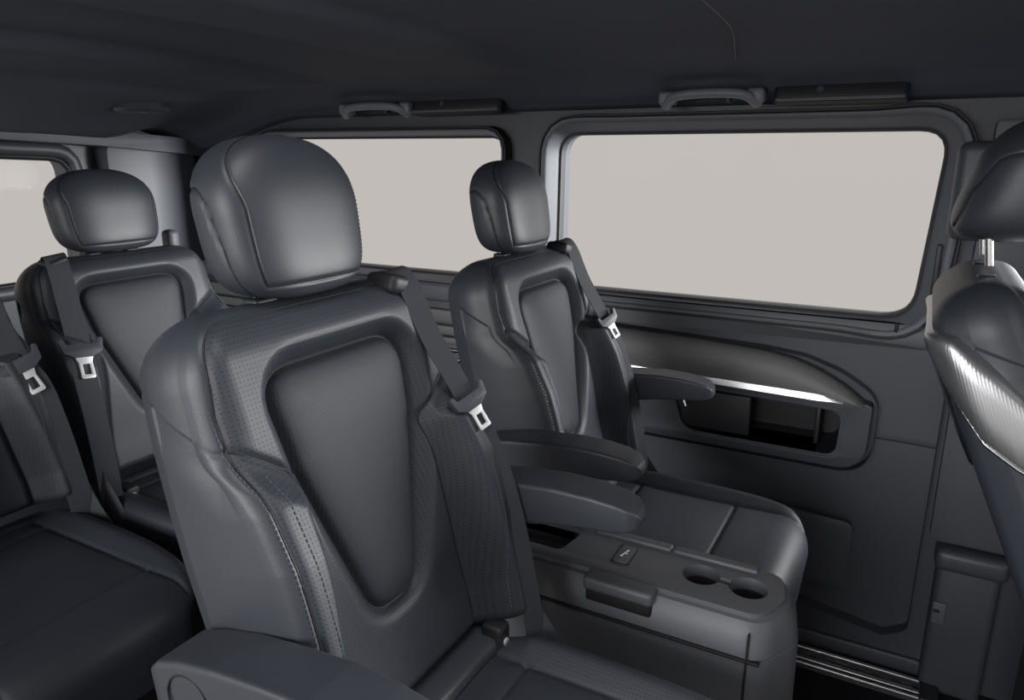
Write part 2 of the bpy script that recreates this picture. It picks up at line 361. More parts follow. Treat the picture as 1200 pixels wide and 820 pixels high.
def make_headrest(root, hw=.104, hd=.058, hz=.0915, zc=1.291, xc=-.180, posts=.052, ys=1.0, pdx=0.0, tilt=-.16):
    rows, cols = 120, 220
    u = np.linspace(-1, 1, rows); z = np.sin(u * math.pi / 2); z = .55 * z + .45 * np.sign(u) * (1 - (1 - np.abs(u)) ** 2)
    z = np.clip(z, -1, 1)
    pw = np.where(z > 0, 2.35, 4.2); prof = (1 - np.abs(z) ** pw) ** (1 / pw)
    pd = np.where(z > 0, 2.7, 4.6); profd = (1 - np.abs(z) ** pd) ** (1 / pd)
    A = hw * prof * (1 + .05 * z); D = hd * profd
    ph = np.linspace(math.pi, -math.pi, cols, endpoint=False)
    cp, sp = np.cos(ph), np.sin(ph); ex = 2 / 2.9
    Y = A[:, None] * (np.sign(cp) * np.abs(cp) ** ex)[None]; X = D[:, None] * (np.sign(sp) * np.abs(sp) ** ex)[None]
    X = np.where(X > 0, X * .92, X * 1.08); Z = np.repeat(z[:, None], cols, 1) * hz
    a = np.abs(ph - math.pi / 2); PH = math.radians(52) + math.radians(34) * sst(.1, 1.0, z)      # front pad spans this angle either side of straight ahead
    dpad = np.maximum((a[None] - PH[:, None]) * .055, (-.070 * hz / .09 - Z))
    sidemask = np.abs(Y) > .40 * A[:, None]
    q_ = hd / .058; p_ = hz / .097
    ARCH = fillet([(-.056 * q_, -.2), (-.056 * q_, -.02 * p_), (-.048 * q_, .030 * p_), (-.022 * q_, .040 * p_), (-.004 * q_, .018 * p_), (.006 * q_, -.03 * p_), (.018 * q_, -.2)], .022, 8)
    darch = np.where(sidemask, sdf_poly(X, Z, ARCH), 1.)
    g = .0024 * np.exp(-(dpad / .0026) ** 2) + .0030 * np.exp(-(darch / .0024) ** 2)
    rad = np.sqrt(X ** 2 + Y ** 2) + 1e-6; X = X * (1 - g / rad * 1.0); Y = Y * (1 - g / rad)
    lean = tilt * Z                                          # follows the backrest's recline
    V = np.stack([X + lean + xc, Y * ys, Z + zc], -1).reshape(-1, 3)
    I = np.arange(rows * cols).reshape(rows, cols); J = np.roll(I, -1, 1); quads = np.stack([I[:-1], J[:-1], J[1:], I[1:]], -1)
    fm = lambda A_: (A_[:-1] + np.roll(A_, -1, 1)[:-1] + np.roll(A_, -1, 1)[1:] + A_[1:]) / 4
    cpd, car, cY = fm(dpad), fm(darch), fm(Y)
    reg = np.where(cpd < 0, 2, 1); reg = np.where((car < 0) & (cpd >= 0) & (cY < 0), 3, reg); reg = np.where((car < 0) & (cpd >= 0) & (cY > 0), 4, reg)
    hr = split_grid(V, quads.reshape(-1, 4), reg.reshape(-1), {1: ('headrest', 'leather', root)})[1]
    split_grid(V, quads.reshape(-1, 4), reg.reshape(-1), {2: ('front_pad', 'leather', hr), 3: ('side_panel', 'leather', hr), 4: ('side_panel', 'leather', hr)})
    ri = [i for i in range(rows) if Z[i, 0] > -.070 * hz / .09]
    def lerp_col(row, ang):
        f_ = (math.pi - ang) / (2 * math.pi) * cols; k_ = int(math.floor(f_)) % cols; t_ = f_ - math.floor(f_)
        return row[k_] * (1 - t_) + row[(k_ + 1) % cols] * t_
    G_ = V.reshape(rows, cols, 3); i0 = ri[0]
    loop = [lerp_col(G_[i], math.pi / 2 + PH[i]) for i in ri[:-3]][::-1] + [lerp_col(G_[i0], q_2) for q_2 in np.linspace(math.pi / 2 + PH[i0], math.pi / 2 - PH[i0], 40)[1:-1]] + [lerp_col(G_[i], math.pi / 2 - PH[i]) for i in ri[:-3]]
    tube('pad_seam', loop, .0011, 'rubber', hr, 6)
    for sg in (-1, 1):
        pts_ = []
        for X_, Z_ in resample(ARCH, 400):
            z_ = Z_ / hz
            if not -.93 < z_ < .95: continue
            pw_, pd_ = (2.35, 2.7) if z_ > 0 else (4.2, 4.6)
            A_ = hw * (1 - abs(z_) ** pw_) ** (1 / pw_) * (1 + .05 * z_); D_ = hd * (1 - abs(z_) ** pd_) ** (1 / pd_)
            x_ = X_ / (.92 if X_ > 0 else 1.08) / D_
            if abs(x_) > .985: continue
            y_ = A_ * (1 - abs(x_) ** 2.9) ** (1 / 2.9) - .0026
            pts_.append((X_ + tilt * Z_ + xc, sg * y_ * ys, Z_ + zc))
        k_ = max(range(len(pts_)), key=lambda i_: np.linalg.norm(np.array(pts_[i_]) - np.array(pts_[i_ - 1])))
        pts_ = pts_[k_:] + pts_[:k_]
        tube('side_seam', pts_[::2], .0010, 'rubber', hr, 6)
    for sg in (-1, 1):
        for off in (-.004, .005):
            tgt = math.pi / 2 - sg * (PH + off / .055); G_ = V.reshape(rows, cols, 3)
            P_ = np.array([lerp_col(G_[i], tgt[i]) for i in ri[:-4]])
            dashes('stitching', P_ * 1.0, np.tile([.8, sg * .6, .1], (len(P_), 1)), hr, dash=.003, gap=.002, wid=.0005)
    for sg in (-1, 1):
        top = np.array([xc - .002 + pdx, sg * posts * ys, zc - hz * .8]); bot = np.array([xc + .006 + pdx, sg * posts * ys, zc - hz - .035])
        tube('headrest_post', [bot, top], .0055, 'chrome', hr, 12)
        rbox('post_sleeve', (bot[0] - .013, bot[1] - .017, BZ + VM * CS + NM * SN - .004), (bot[0] + .013, bot[1] + .017, BZ + VM * CS + NM * SN + .006), .004, 'plastic_dark', hr)
    return hr

def make_cushion(root, hw=.198, top=.655, length=.325, ys=1.0, back=-.035, seams=(.045, .255), perf='leather_perf', hem=True):
    nx, ny = 150, 120; Rf = .062
    L1, L2, L3 = length, Rf * math.pi / 2, .09; st = np.linspace(0, L1 + L2 + L3, nx)
    px = np.where(st < L1, back + st, 0.); pz = np.zeros(nx); ax = np.zeros(nx); az = np.ones(nx)
    for i, q in enumerate(st):
        if q >= L1 and q < L1 + L2:
            t = (q - L1) / Rf; px[i] = back + L1 + Rf * math.sin(t); pz[i] = -Rf * (1 - math.cos(t)); ax[i] = math.sin(t); az[i] = math.cos(t)
        elif q >= L1 + L2: px[i] = back + L1 + Rf - .1 * (q - L1 - L2) ; pz[i] = -Rf - (q - L1 - L2); ax[i], az[i] = 1, 0
    W = hw * (1 - .32 * np.clip((st - .17) / (L1 + L2 - .17), 0, 1) ** 3); W = np.maximum(W, hw * .7)
    W = W * (1 - .06 * np.clip(1 - st / .08, 0, 1))
    # across: side wall, rounded shoulder, top
    sp = np.linspace(-1, 1, ny + 1); r = .030; wall = .085
    half = 1.0; tot = 1 + .35
    sa = np.abs(sp) * tot
    Y = np.zeros((nx, ny + 1)); H = np.zeros((nx, ny + 1)); T = np.zeros((nx, ny + 1))
    a = np.clip(sa, 0, 1)
    for i in range(nx):
        y = a * W[i]; t = np.clip((y - (W[i] - r)) / r, 0, 1)
        crest = .020 * sst(.125, .178, y) * np.interp(st[i], [0, .04, L1 + .02, L1 + L2 + L3], [.4, 1, .75, .1])
        dish = -.006 * (1 - (y / W[i]) ** 2) * np.clip((L1 - st[i]) / .1, 0, 1)
        h = crest + dish - r * (1 - np.sqrt(1 - t ** 2)) - np.clip(sa - 1, 0, 1) / .35 * wall
        e = np.minimum(np.abs(st[i] - seams[0]), np.abs(st[i] - seams[1])) if seams else 1
        inn = y < .135
        ds = np.abs(y - .135)
        g = .0045 * np.exp(-(ds / .0032) ** 2) * (st[i] < L1 + .6 * L2) + .0042 * np.exp(-(e / .003) ** 2) * inn
        h = h - g + .004 * (1 - np.exp(-np.minimum(ds, e if True else 1) / .02)) * inn
        Y[i] = np.sign(sp) * y; H[i] = h
    k = np.abs(np.abs(Y) - .135) < .0016; Y = np.where(k, np.sign(Y) * .135, Y)
    V = np.stack([px[:, None] + ax[:, None] * H, Y * ys, top + pz[:, None] + az[:, None] * H], -1)
    # keep the side walls vertical on the top part
    I = np.arange(nx * (ny + 1)).reshape(nx, ny + 1)
    quads = np.stack([I[:-1, :-1], I[1:, :-1], I[1:, 1:], I[:-1, 1:]], -1)
    fm = lambda A_: (A_[:-1, :-1] + A_[1:, :-1] + A_[1:, 1:] + A_[:-1, 1:]) / 4
    S2 = np.repeat(st[:, None], ny + 1, 1); cy, cs = fm(Y), fm(S2); reg = np.full(cy.shape, 1)
    reg = np.where((np.abs(cy) < .135) & (cs > seams[0]) & (cs < seams[1]), 2, reg)
    reg = np.where((np.abs(cy) >= .135) & (np.abs(cy) < fm(np.repeat(W[:, None], ny + 1, 1)) - .016) & (cs < L1 + .6 * L2), np.where(cy < 0, 3, 4), reg)
    uv = np.stack([Y * ys, S2], -1).reshape(-1, 2); Vf = V.reshape(-1, 3); qf = quads.reshape(-1, 4); rf = reg.reshape(-1)
    cu = split_grid(Vf, qf, rf, {1: ('seat_cushion', 'leather', root)}, uv)[1]
    split_grid(Vf, qf, rf, {2: ('cushion_panel', 'leather', cu), 3: ('cushion_bolster', perf, cu), 4: ('cushion_bolster', perf, cu)}, uv)
    return cu

def make_armrest(root, sg):
    xs = [-.142, -.138, -.125, -.09, -.04, .02, .08, .135, .170, .190, .201, .205]
    zt = [.854, .862, .874, .887, .898, .905, .910, .909, .905, .899, .891, .882]
    zb = [.832, .814, .799, .802, .820, .838, .851, .858, .861, .864, .868, .875]
    wd = [.020, .027, .030, .031, .032, .032, .032, .031, .029, .025, .017, .008]
    X = np.linspace(-.142, .205, 60); X = np.sort(np.r_[X, np.array(xs)]); loops = []
    prof = fillet([(-1, -1), (1, -1), (1, 1), (-1, 1)], .22, 6)
    for x in X:
        t, b, w_ = [float(np.interp(x, xs, A)) for A in (zt, zb, wd)]
        loops.append([(x, sg * .238 + p[0] * w_ * (1 + .06 * p[1]), (t + b) / 2 + p[1] * (t - b) / 2) for p in prof])
    ar = loft('armrest', loops, 'leather', root, cap0=True, cap1=True, sharp=80)
    for s2 in (-1, 1):
        xx = np.linspace(-.12, .182, 60); P_ = np.stack([xx, sg * .238 + s2 * (np.interp(xx, xs, wd) * 1.06 - .0030), np.interp(xx, xs, zt) - .0040], -1)
        dashes('stitching', P_, np.tile([0, s2 * .6, .8], (60, 1)), ar, dash=.0036, gap=.0022, wid=.0008)
    th = np.linspace(.25, 2 * math.pi - .9, 40)
    tube('pivot_joint_line', [(-.078 + .030 * math.cos(t), sg * .238 + sg * .0325, .845 + .030 * math.sin(t)) for t in th], .0012, 'rubber', ar, 6)
    rbox('armrest_bracket', (-.108, sg * .20 - .012, .81), (-.05, sg * .20 + .012, .87), .006, 'plastic_dark', ar)
    return ar

def make_belt(root, sg=1, ys=1.0, tong_v=.372, lower=True, k=1.0):
    """webbing out of a shoulder guide, down the front of the backrest, with stopper and tongue"""
    yy = lambda a: sg * a * ys
    gx = bk(np.array(yy(.140)), np.array(.547), np.array(-.012))
    g = rbox('belt_guide', (-.026, -.026, -.014), (.026, .026, .014), .010, 'plastic_dark', root, 4, Matrix.Translation(Vector(gx)) @ Matrix.Rotation(-TH + .25, 4, 'Y') @ Matrix.Rotation(sg * -.25, 4, 'X'))
    key = [(.136, .512, -.045), (.139, .558, -.022), (.141, .564, .000), (.145, .540, .014), (.152, .47, .026), (.166, tong_v + .01, .050), (.180, .29, .070), (.186, .20, .076), (.190, .11, .074), (.194, .02, .068), (.196, -.06, .055)]
    P_ = smooth_path([bk(np.array(yy(a)), np.array(v), np.array(n)) for a, v, n in key], 8)
    wd = [((.25 if sg > 0 else -.1) + .25 * min(1, i / 30), 1, .10) for i in range(len(P_))]
    b = ribbon('seat_belt', P_, wd, .031 * k, .0022, 'webbing', root)
    p = bk(np.array(yy(.166)), np.array(tong_v), np.array(.055)); d = Vector(bk(np.array(yy(.176)), np.array(tong_v - .06), np.array(.072)) - p).normalized()
    wv = Vector((.45 if sg > 0 else .1, 1, .1)); wv = (wv - d * wv.dot(d)).normalized(); nv = d.cross(wv).normalized()
    if nv.x < 0: nv = -nv
    X = Matrix((wv, d, nv)).transposed().to_4x4(); X.translation = Vector(p) + nv * .003
    f = lambda a, b_, h: X @ Vector((a * k, b_ * k, h))
    plate('belt_stopper', fillet([(-.030, -.014), (-.024, -.016), (-.020, -.006), (.020, -.006), (.024, -.016), (.030, -.014), (.026, .006), (.012, .014), (-.012, .014), (-.026, .006)], .004, 3), [], f, -.005, .006, 'plastic', b, .002)
    plate('belt_tongue', fillet([(-.013, .010), (.013, .010), (.009, .022), (.0095, .046), (-.0095, .046), (-.009, .022)], .003, 3), [fillet([(-.005, .024), (.005, .024), (.005, .040), (-.005, .040)], .001, 2)], f, .0005, .0035, 'satin', b, .0006)
    if lower:
        q = smooth_path([bk(np.array(yy(a)), np.array(v), np.array(n)) for a, v, n in ((.207, .10, .045), (.206, .05, .055), (.206, .0, .075), (.208, -.05, .10))], 6)
        ribbon('lap_belt', q, [(1, .35, .1)] * len(q), .030 * k, .0022, 'webbing', b)
    return b

# ------------------------------------------------------------------ the setting: floor, ceiling, walls
YW = 1.95
st_ = lambda o: tag(o, kind='structure')
st_(rbox('floor', (-2.62, -.05, -.06), (1.2, 2.20, 0), 0, 'carpet'))
# headliner: a lofted roof with cant-rail curve and shallow cross steps
prof = [(-.10, 1.50), (.05, 1.545), (.4, 1.572), (.9, 1.580), (1.35, 1.575), (1.62, 1.560), (1.76, 1.545), (1.85, 1.522), (1.905, 1.497), (1.935, 1.482), (1.952, 1.473), (1.990, 1.466)]
prof = smooth_path(prof, 5); xs = np.linspace(-2.60, 1.1, 260)
def roof_step(x, y):
    f = sst(-.05, .25, y) * (1 - sst(1.55, 1.80, y))
    return f * (-.036 * sst(-1.56, -1.62, x) - .022 * (sst(-.86, -.90, x) * sst(-1.16, -1.10, x)) - .024 * sst(-1.95, -2.0, x)) - .11 * sst(-1.9, -2.5, x)
def sst_(a, b, x): return sst(min(a, b), max(a, b), x) if a < b else 1 - sst(b, a, x)
sst0 = sst
def sst(a, b, x):              # also handles a falling edge
    return sst0(a, b, x) if a < b else 1 - sst0(b, a, x)
V_ = np.array([[(x, y, z + float(roof_step(x, y))) for y, z in prof] for x in xs]); nx_, ny_ = V_.shape[:2]
SR = (-.70, .45, .15, .72)     # added roof opening, out of view, to let light in
F_ = [(i * ny_ + j, i * ny_ + j + 1, (i + 1) * ny_ + j + 1, (i + 1) * ny_ + j) for i in range(nx_ - 1) for j in range(ny_ - 1)
      if not (SR[0] < V_[i:i + 2, j:j + 2, 0].mean() < SR[1] and SR[2] < V_[i:i + 2, j:j + 2, 1].mean() < SR[3])]
ceil = st_(mesh_obj('ceiling', V_.reshape(-1, 3), F_, 'headliner', sharp=70))
w4 = st_(empty('added_roof_window', (0, 0, 0)))
ro = fillet([(SR[0] - .05, SR[2] - .06), (SR[1] + .05, SR[2] - .06), (SR[1] + .05, SR[3] + .04), (SR[0] - .05, SR[3] + .04)], .05, 5)
ri_ = fillet([(SR[0] + .04, SR[2] + .04), (SR[1] - .04, SR[2] + .04), (SR[1] - .04, SR[3] - .03), (SR[0] + .04, SR[3] - .03)], .05, 5)
plate('window_frame', ro, [ri_], lambda a, b, d: (a, b, d), 1.60, 1.548, 'plastic_dark', w4, .004)
plate('glass_pane', ro, [], lambda a, b, d: (a, b, d), 1.612, 1.606, 'glass', w4)
sm = smooth_path([(-.34, 1.20, 1.5795), (-.35, 1.45, 1.571), (-.38, 1.62, 1.5585), (-.40, 1.72, 1.548)], 6)
tube('headliner_seam', sm, .0016, 'plastic', ceil, 6)

wall_fn = lambda a, b, d: (a, d, b)          # (x, z) polygons standing on the far wall; depth is y
DOORWIN = fillet([(-.945, .962), (.004, .962), (.030, 1.403), (-.938, 1.403)], [.045, .075, .060, .060], 8)
SIDEWIN = fillet([(-2.10, .968), (-1.145, .968), (-1.125, 1.398), (-2.10, 1.402)], [.05, .05, .045, .05], 8)
POC = fillet([(-.525, .597), (-.125, .597), (-.120, .716), (-.56, .726)], [.055, .032, .032, .02], 6)
ADDED_FRONTWIN = fillet([(.34, .97), (1.04, .97), (1.04, 1.40), (.34, 1.40)], .05, 5)  # added front door window, unseen, put in to admit light
wall = st_(plate('wall_left', [(-2.60, 0), (1.1, 0), (1.1, 1.48), (-2.60, 1.48)], [DOORWIN, SIDEWIN, ADDED_FRONTWIN, POC], wall_fn, 2.05, 1.985, 'plastic'))
# sliding door trim
door = st_(empty('door_1', (0, 0, 0)))
SUR = fillet([(-1.02, .566), (-.055, .566), (-.052, .742), (-.10, .751), (-1.02, .762)], [0, .075, .012, .02, 0], 8)
SURG = fillet([(-1.03, .556), (-.043, .556), (-.040, .742), (-.06, .775), (-.13, .818), (-.22, .848), (-.32, .858), (-1.03, .880)], [0, .085, .05, .1, .2, .2, .2, 0], 8)
lower = plate('door_card', fillet([(-1.03, .150), (-.16, .150), (.040, .118), (.096, .150), (.098, .90), (.098, .955), (-1.03, .955)], [0, .1, .03, .03, 0, 0, 0], 6), [SURG], wall_fn, 1.984, 1.945, 'plastic', door, .006)
tube('door_card_seam', [(-.040, 1.9445, .662), (0.03, 1.9445, .662), (.097, 1.9445, .660)], .0018, 'rubber', lower, 6)
sp = plate('speaker_cover', fillet([(-.30, .218), (-.062, .218), (-.060, .418), (-.30, .425)], .028, 6), [], wall_fn, 1.95, 1.9425, 'plastic', lower, .003)
sur = plate('storage_surround', SUR, [POC], wall_fn, 1.984, 1.940, 'plastic', door, .008, seg=3)
SURO = resample(fillet([(-.545, .588), (-.108, .588), (-.104, .722), (-.575, .732)], [.06, .04, .04, .02], 6), 80)
tube('surround_groove', [(p[0], 1.9398, p[1]) for p in SURO] + [(SURO[0][0], 1.9398, SURO[0][1])], .0014, 'plastic_light', sur, 6)
# pocket: open-fronted bin behind the opening with a divider flap
PB = resample(POC, 60)
loft('storage_bin', [[(p[0], 1.944, p[1]) for p in PB], [(p[0], 2.06, p[1]) for p in PB], [((p[0] + .32) * .96 - .32, 2.09, (p[1] - .66) * .9 + .66) for p in PB]], 'plastic_dark', sur, cap1=True)
rbox('bin_flap', (-.56, 1.952, .602), (-.345, 1.966, .716), .006, 'plastic_dark', sur)
rbox('bin_divider', (-.185, 1.990, .60), (-.172, 2.08, .71), .004, 'plastic_dark', sur)
# grey decor panel above with chrome strip: convex loft
tp = resample([(-1.03, .874), (-.80, .868), (-.50, .861), (-.32, .850), (-.25, .838), (-.185, .816), (-.12, .782), (-.075, .748), (-.066, .738)], 60, False)
xb = np.linspace(-1.03, -.066, 60); zbm = np.interp(xb, [-1.03, -.15, -.10, -.066], [.764, .751, .745, .737])
loops = []
for k, d in ((0, 1.968), (0, 1.950), (.02, 1.943), (.12, 1.935), (.4, 1.926), (.7, 1.922), (.95, 1.923), (1, 1.930), (1, 1.968)):
    loops.append([(tp[i][0] * (1 - k) + xb[i] * k, d, tp[i][1] * (1 - k) + zbm[i] * k) for i in range(60)])
loft('decor_panel', loops, 'trim_grey', door, closed=False, sharp=50)
cs_ = []
for x in np.linspace(-1.03, -.118, 40):
    zc_ = np.interp(x, [-1.03, -.15, -.10], [.7655, .7525, .744]); hh = .0075 * min(1, max(.05, (-.118 - x) / .06)) ** .6
    cs_.append([(x, 1.925, zc_ - hh * 1.1), (x, 1.915, zc_ - hh), (x, 1.916, zc_ - hh * .4), (x, 1.9178, zc_ + hh * .5), (x, 1.9190, zc_ + hh), (x, 1.926, zc_ + hh * 1.05)])
loft('chrome_strip', cs_, 'bright_strip', door, closed=False)
tube('handle_bezel', [(-.528, 1.938, .690), (-.518, 1.936, .667)], .0042, 'chrome', sur, 8)
tube('latch_clip', [(-.486, 1.936, .728), (-.462, 1.936, .726)], .0042, 'chrome', sur, 8)
rbox('door_lock_pin', (-.028, 1.938, .935), (-.020, 1.948, .957), .003, 'rubber', door)

def window(name, glass, grow, parent_tag, mid=.5, dep=1.950):
    """frame ring from an outer outline on the trim to the glass edge, gasket and pane"""
    o = st_(empty(name, (0, 0, 0))); G = resample(glass, 140); c = G.mean(0); n = len(G)
    tang = np.roll(G, -1, 0) - np.roll(G, 1, 0); nn = np.stack([tang[:, 1], -tang[:, 0]], 1); nn /= np.linalg.norm(nn, axis=1)[:, None]
    if ((G - c) * nn).sum() < 0: nn = -nn
    gr = np.array([grow(p, q) for p, q in zip(G, nn)])
    gr = np.convolve(np.r_[gr[-6:], gr, gr[:6]], np.ones(13) / 13, 'valid')
    L = []
    for k, d in ((1.03, dep + .03), (1.03, dep + .001), (1.0, dep - .006), (.94, dep - .010), (.72, dep - .010), (.60, dep - .004), (.42, dep + .010), (.22, dep + .022), (.06, dep + .034), (0, dep + .040)):
        L.append([(p[0] + q[0] * g * k, d, p[1] + q[1] * g * k) for p, q, g in zip(G, nn, gr)])
    loft('window_frame', L, 'plastic_light', o, sharp=50)
    L = [[(p[0] - q[0] * k, d, p[1] - q[1] * k) for p, q in zip(G, nn)] for k, d in ((-.003, dep + .036), (-.002, dep + .033), (.003, dep + .033), (.004, dep + .040), (.004, dep + .06))]
    loft('window_gasket', L, 'rubber', o, sharp=50)
    plate('glass_pane', [tuple(p) for p in resample(glass, 80)], [], wall_fn, dep + .058, dep + .053, 'glass', o)
    L = [[(p[0] + q[0] * (g + e_), d, p[1] + q[1] * (g + e_)) for p, q, g in zip(G, nn, gr)] for e_, d in ((.0, dep + .0), (.002, dep - .008), (.007, dep - .008), (.009, dep + .01))]
    loft('door_seal', L, 'rubber', o, sharp=50)
    return o
def grow_door(p, q):
    return .030 + .012 * max(q[1], 0) + .012 * max(-q[0], 0) + .026 * max(q[0], 0) + .004 * max(-q[1], 0)
window('window_1', DOORWIN, grow_door, 'door')
window('window_2', SIDEWIN, lambda p, q: .022, 'side')
w5 = st_(empty('added_front_window', (0, 0, 0)))
plate('glass_pane', ADDED_FRONTWIN, [], wall_fn, 2.02, 2.015, 'glass', w5)
# bulkhead added beyond the frame to cut light from ahead; stands for the dashboard
st_(rbox('added_bulkhead', (1.10, 0, 0), (1.2, 2.03, .95), .03, 'plastic_dark'))
# B pillar trim beside the door window
pil = st_(empty('trim_1', (0, 0, 0)))
plate('pillar_upper', fillet([(.105, .90), (.32, .90), (.32, 1.42), (.112, 1.42)], .01, 3), [], wall_fn, 1.984, 1.935, 'plastic', pil, .006)
rbox('belt_height_cover', (.046, 1.85, 1.168), (.17, 1.926, 1.375), .024, 'plastic', pil, 5)
rbox('belt_adjuster', (.034, 1.930, 1.03), (.046, 1.946, 1.15), .004, 'plastic_dark', pil)
plate('pillar_middle', fillet([(.112, .42), (.40, .42), (.40, .895), (.112, .895)], .01, 3), [], wall_fn, 1.984, 1.945, 'plastic', pil, .006)
lo_ = rbox('pillar_lower', (.137, 1.93, .0), (.275, 2.0, .375), .018, 'plastic', pil, 4)
rbox('pillar_cap', (.130, 1.915, .355), (.285, 2.0, .41), .016, 'plastic', pil, 4)
rbox('socket_cover', (.141, 1.923, .205), (.172, 1.932, .265), .004, 'plastic_light', pil)
rbox('socket_slot', (.144, 1.920, .238), (.158, 1.926, .246), .002, 'rubber', pil)
# sill under the door: tread with two bright rails
sill = st_(empty('trim_2', (0, 0, 0)))
rbox('sill_step', (-1.6, 1.972, 0.0), (.20, 2.06, .052), .008, 'plastic', sill)
tube('sill_edge', [(-.9, 1.974, .050), (.13, 1.974, .050)], .0028, 'plastic_light', sill, 8)
rl = empty('floor_rail', (0, 0, 0)); tag(rl, 'bright aluminium seat rail let into the floor along the door sill', 'floor rail')
rbox('rail_bed', (-1.5, 1.865, 0.0), (.165, 1.960, .010), .004, 'plastic_dark', rl)
rbox('rail_strip', (-1.5, 1.938, 0.008), (.145, 1.950, .020), .003, 'steel', rl)
rbox('rail_strip', (-1.5, 1.888, 0.008), (.145, 1.902, .020), .003, 'steel', rl)
rbox('rail_strip', (-1.5, 1.868, 0.008), (.145, 1.876, .020), .003, 'steel', rl)
for i in range(14): rbox('rail_notch', (-.55 + .05 * i, 1.912, .009), (-.525 + .05 * i, 1.926, .014), .002, 'plastic_light', rl, 1)
rbox('rail_end_cap', (.140, 1.860, .006), (.185, 1.960, .026), .006, 'plastic_dark', rl)

# rear quarter trim with bright slats, seen between the seats
rq = st_(empty('trim_3', (0, 0, 0)))
plate('quarter_panel', fillet([(-2.55, .03), (-1.05, .03), (-1.05, .94), (-2.55, .94)], .01, 2), [], wall_fn, 1.984, 1.955, 'plastic', rq, .004)
rbox('quarter_sill', (-2.55, 1.925, .885), (-1.05, 1.96, .945), .014, 'plastic_light', rq, 4)
for i, (z, h, m_) in enumerate(((.838, .022, 'trim_grey'), (.792, .016, 'trim_grey'), (.758, .012, 'trim_grey'), (.726, .0075, 'chrome'), (.694, .0075, 'chrome'))):
    rbox('decor_slat', (-2.5, 1.930, z - h), (-1.06, 1.957, z + h), min(.006, h * .6), m_, rq)
# rear wall with tailgate window
rear_fn = lambda a, b, d: (d, a, b)
TGW = fillet([(.10, .93), (1.50, .93), (1.50, 1.345), (.80, 1.375), (.10, 1.345)], [.06, .06, .07, .2, .06], 8)
wr = st_(plate('wall_rear', [(-.05, 0), (2.03, 0), (2.03, 1.46), (1.6, 1.50), (-.05, 1.50)], [TGW], rear_fn, -2.62, -2.545, 'plastic'))
plate('rear_header', fillet([(-.05, 1.385), (1.0, 1.405), (1.55, 1.375), (1.98, 1.340), (1.98, 1.40), (1.55, 1.425), (1.0, 1.45), (-.05, 1.45)], .004, 2), [], rear_fn, -2.54, -2.43, 'plastic_light', wr, .012)
plate('rear_pillar_trim', fillet([(1.60, .60), (1.95, .60), (1.95, 1.36), (1.60, 1.38)], .03, 4), [], rear_fn, -2.54, -2.47, 'plastic_light', wr, .02)
w3 = st_(empty('window_3', (0, 0, 0))); G = resample(TGW, 120)
plate('glass_pane', [tuple(p) for p in G], [], rear_fn, -2.60, -2.595, 'glass', w3)
pth = [(-2.52, p[0] + .012 * np.sign(p[0] - .8), p[1] + .012 * np.sign(p[1] - 1.15)) for p in G]
tube('window_frame', pth + [pth[0]], .024, 'plastic', w3, 10)
pth = [(-2.515, p[0] - .008 * np.sign(p[0] - .8), p[1] - .012 * np.sign(p[1] - 1.15)) for p in G]
tube('window_gasket', pth + [pth[0]], .010, 'rubber', w3, 8)

# ------------------------------------------------------------------ captain seats
main = empty('captain_seat', (-.488, .643, -.012))
make_backrest(main); make_headrest(main); make_cushion(main, top=.672, length=.350, back=.030, seams=(.05, .26)); make_belt(main)
for sg in (-1, 1): make_armrest(main, sg)
rbox('cushion_rear_fill', (-.045, -.185, .60), (.028, .185, .688), .010, 'plastic', main)
bh = rbox('buckle_housing', (-.0, .142, .640), (.034, .172, .704), .006, 'plastic_dark', main)
bt = tube('isofix_badge', [(.0335, .157, .678), (.0365, .157, .678)], .006, 'satin', bh, 14)
base = rbox('seat_base', (-.10, -.17, .03), (.27, .17, .565), .03, 'plastic_dark', main)
for sg in (-1, 1): rbox('seat_foot', (-.12, sg * .15 - .025, 0), (.30, sg * .15 + .025, .045), .008, 'plastic_dark', main)
far = copy_tree(main); far.location = (-.565, 1.345, -.046)
for ch in far.children:
    if ch.name.startswith('seat_foot'): ch.location.z = .046
for ch in main.children:
    if ch.name.startswith('seat_foot'): ch.location.z = .012
GR = 'leather captain seats with armrests'
tag(main, 'dark leather captain seat before the rear bench, on the console\'s open side', 'seat', GR)
tag(far, 'dark leather captain seat between the centre console and the sliding door', 'seat', GR)

# ------------------------------------------------------------------ rear bench seats
def rear_seat(loc, label, sg):
    r = empty('rear_seat', loc)
    make_backrest(r, ys=1.17); make_headrest(r, hw=.130, hd=.060, hz=.098, zc=1.30, xc=-.175, posts=.05, ys=1.0)
    make_cushion(r, hw=.20, top=.66, length=.47, ys=1.19, seams=(.06, .40), back=-.03)
    make_belt(r, sg, ys=1.17, tong_v=.345, k=1.55)
    rbox('cushion_rear_fill', (-.06, -.21, .60), (-.01, .21, .665), .02, 'leather', r)
    rbox('seat_base', (-.10, -.19, .07), (.34, .19, .575), .03, 'plastic_dark', r)
    tag(r, label, 'seat', 'rear bench seats'); return r
rA = rear_seat((-1.60, 1.122, -.085), 'dark leather rear bench seat with broad headrest, in front of the tailgate window corner', -1)
rB = rear_seat((-1.60, .60, -.085), 'dark leather rear bench seat next to the open side, its belt on the inner shoulder', 1)
bg_ = rbox('belt_guide', (-.205, .165, 1.165), (-.165, .200, 1.235), .012, 'plastic_light', rA)
for o in (rA, rB):
    bh_ = rbox('buckle_housing', (.00, -.185, .60), (.05, -.150, .675), .006, 'plastic_dark', o)
    tube('isofix_badge', [(.049, -.170, .655), (.053, -.170, .655)], .008, 'satin', bh_, 14)
for o in (rA, rB):
    for ch in o.children:
        if ch.name.startswith('seat_base'): ch.location.z = .015

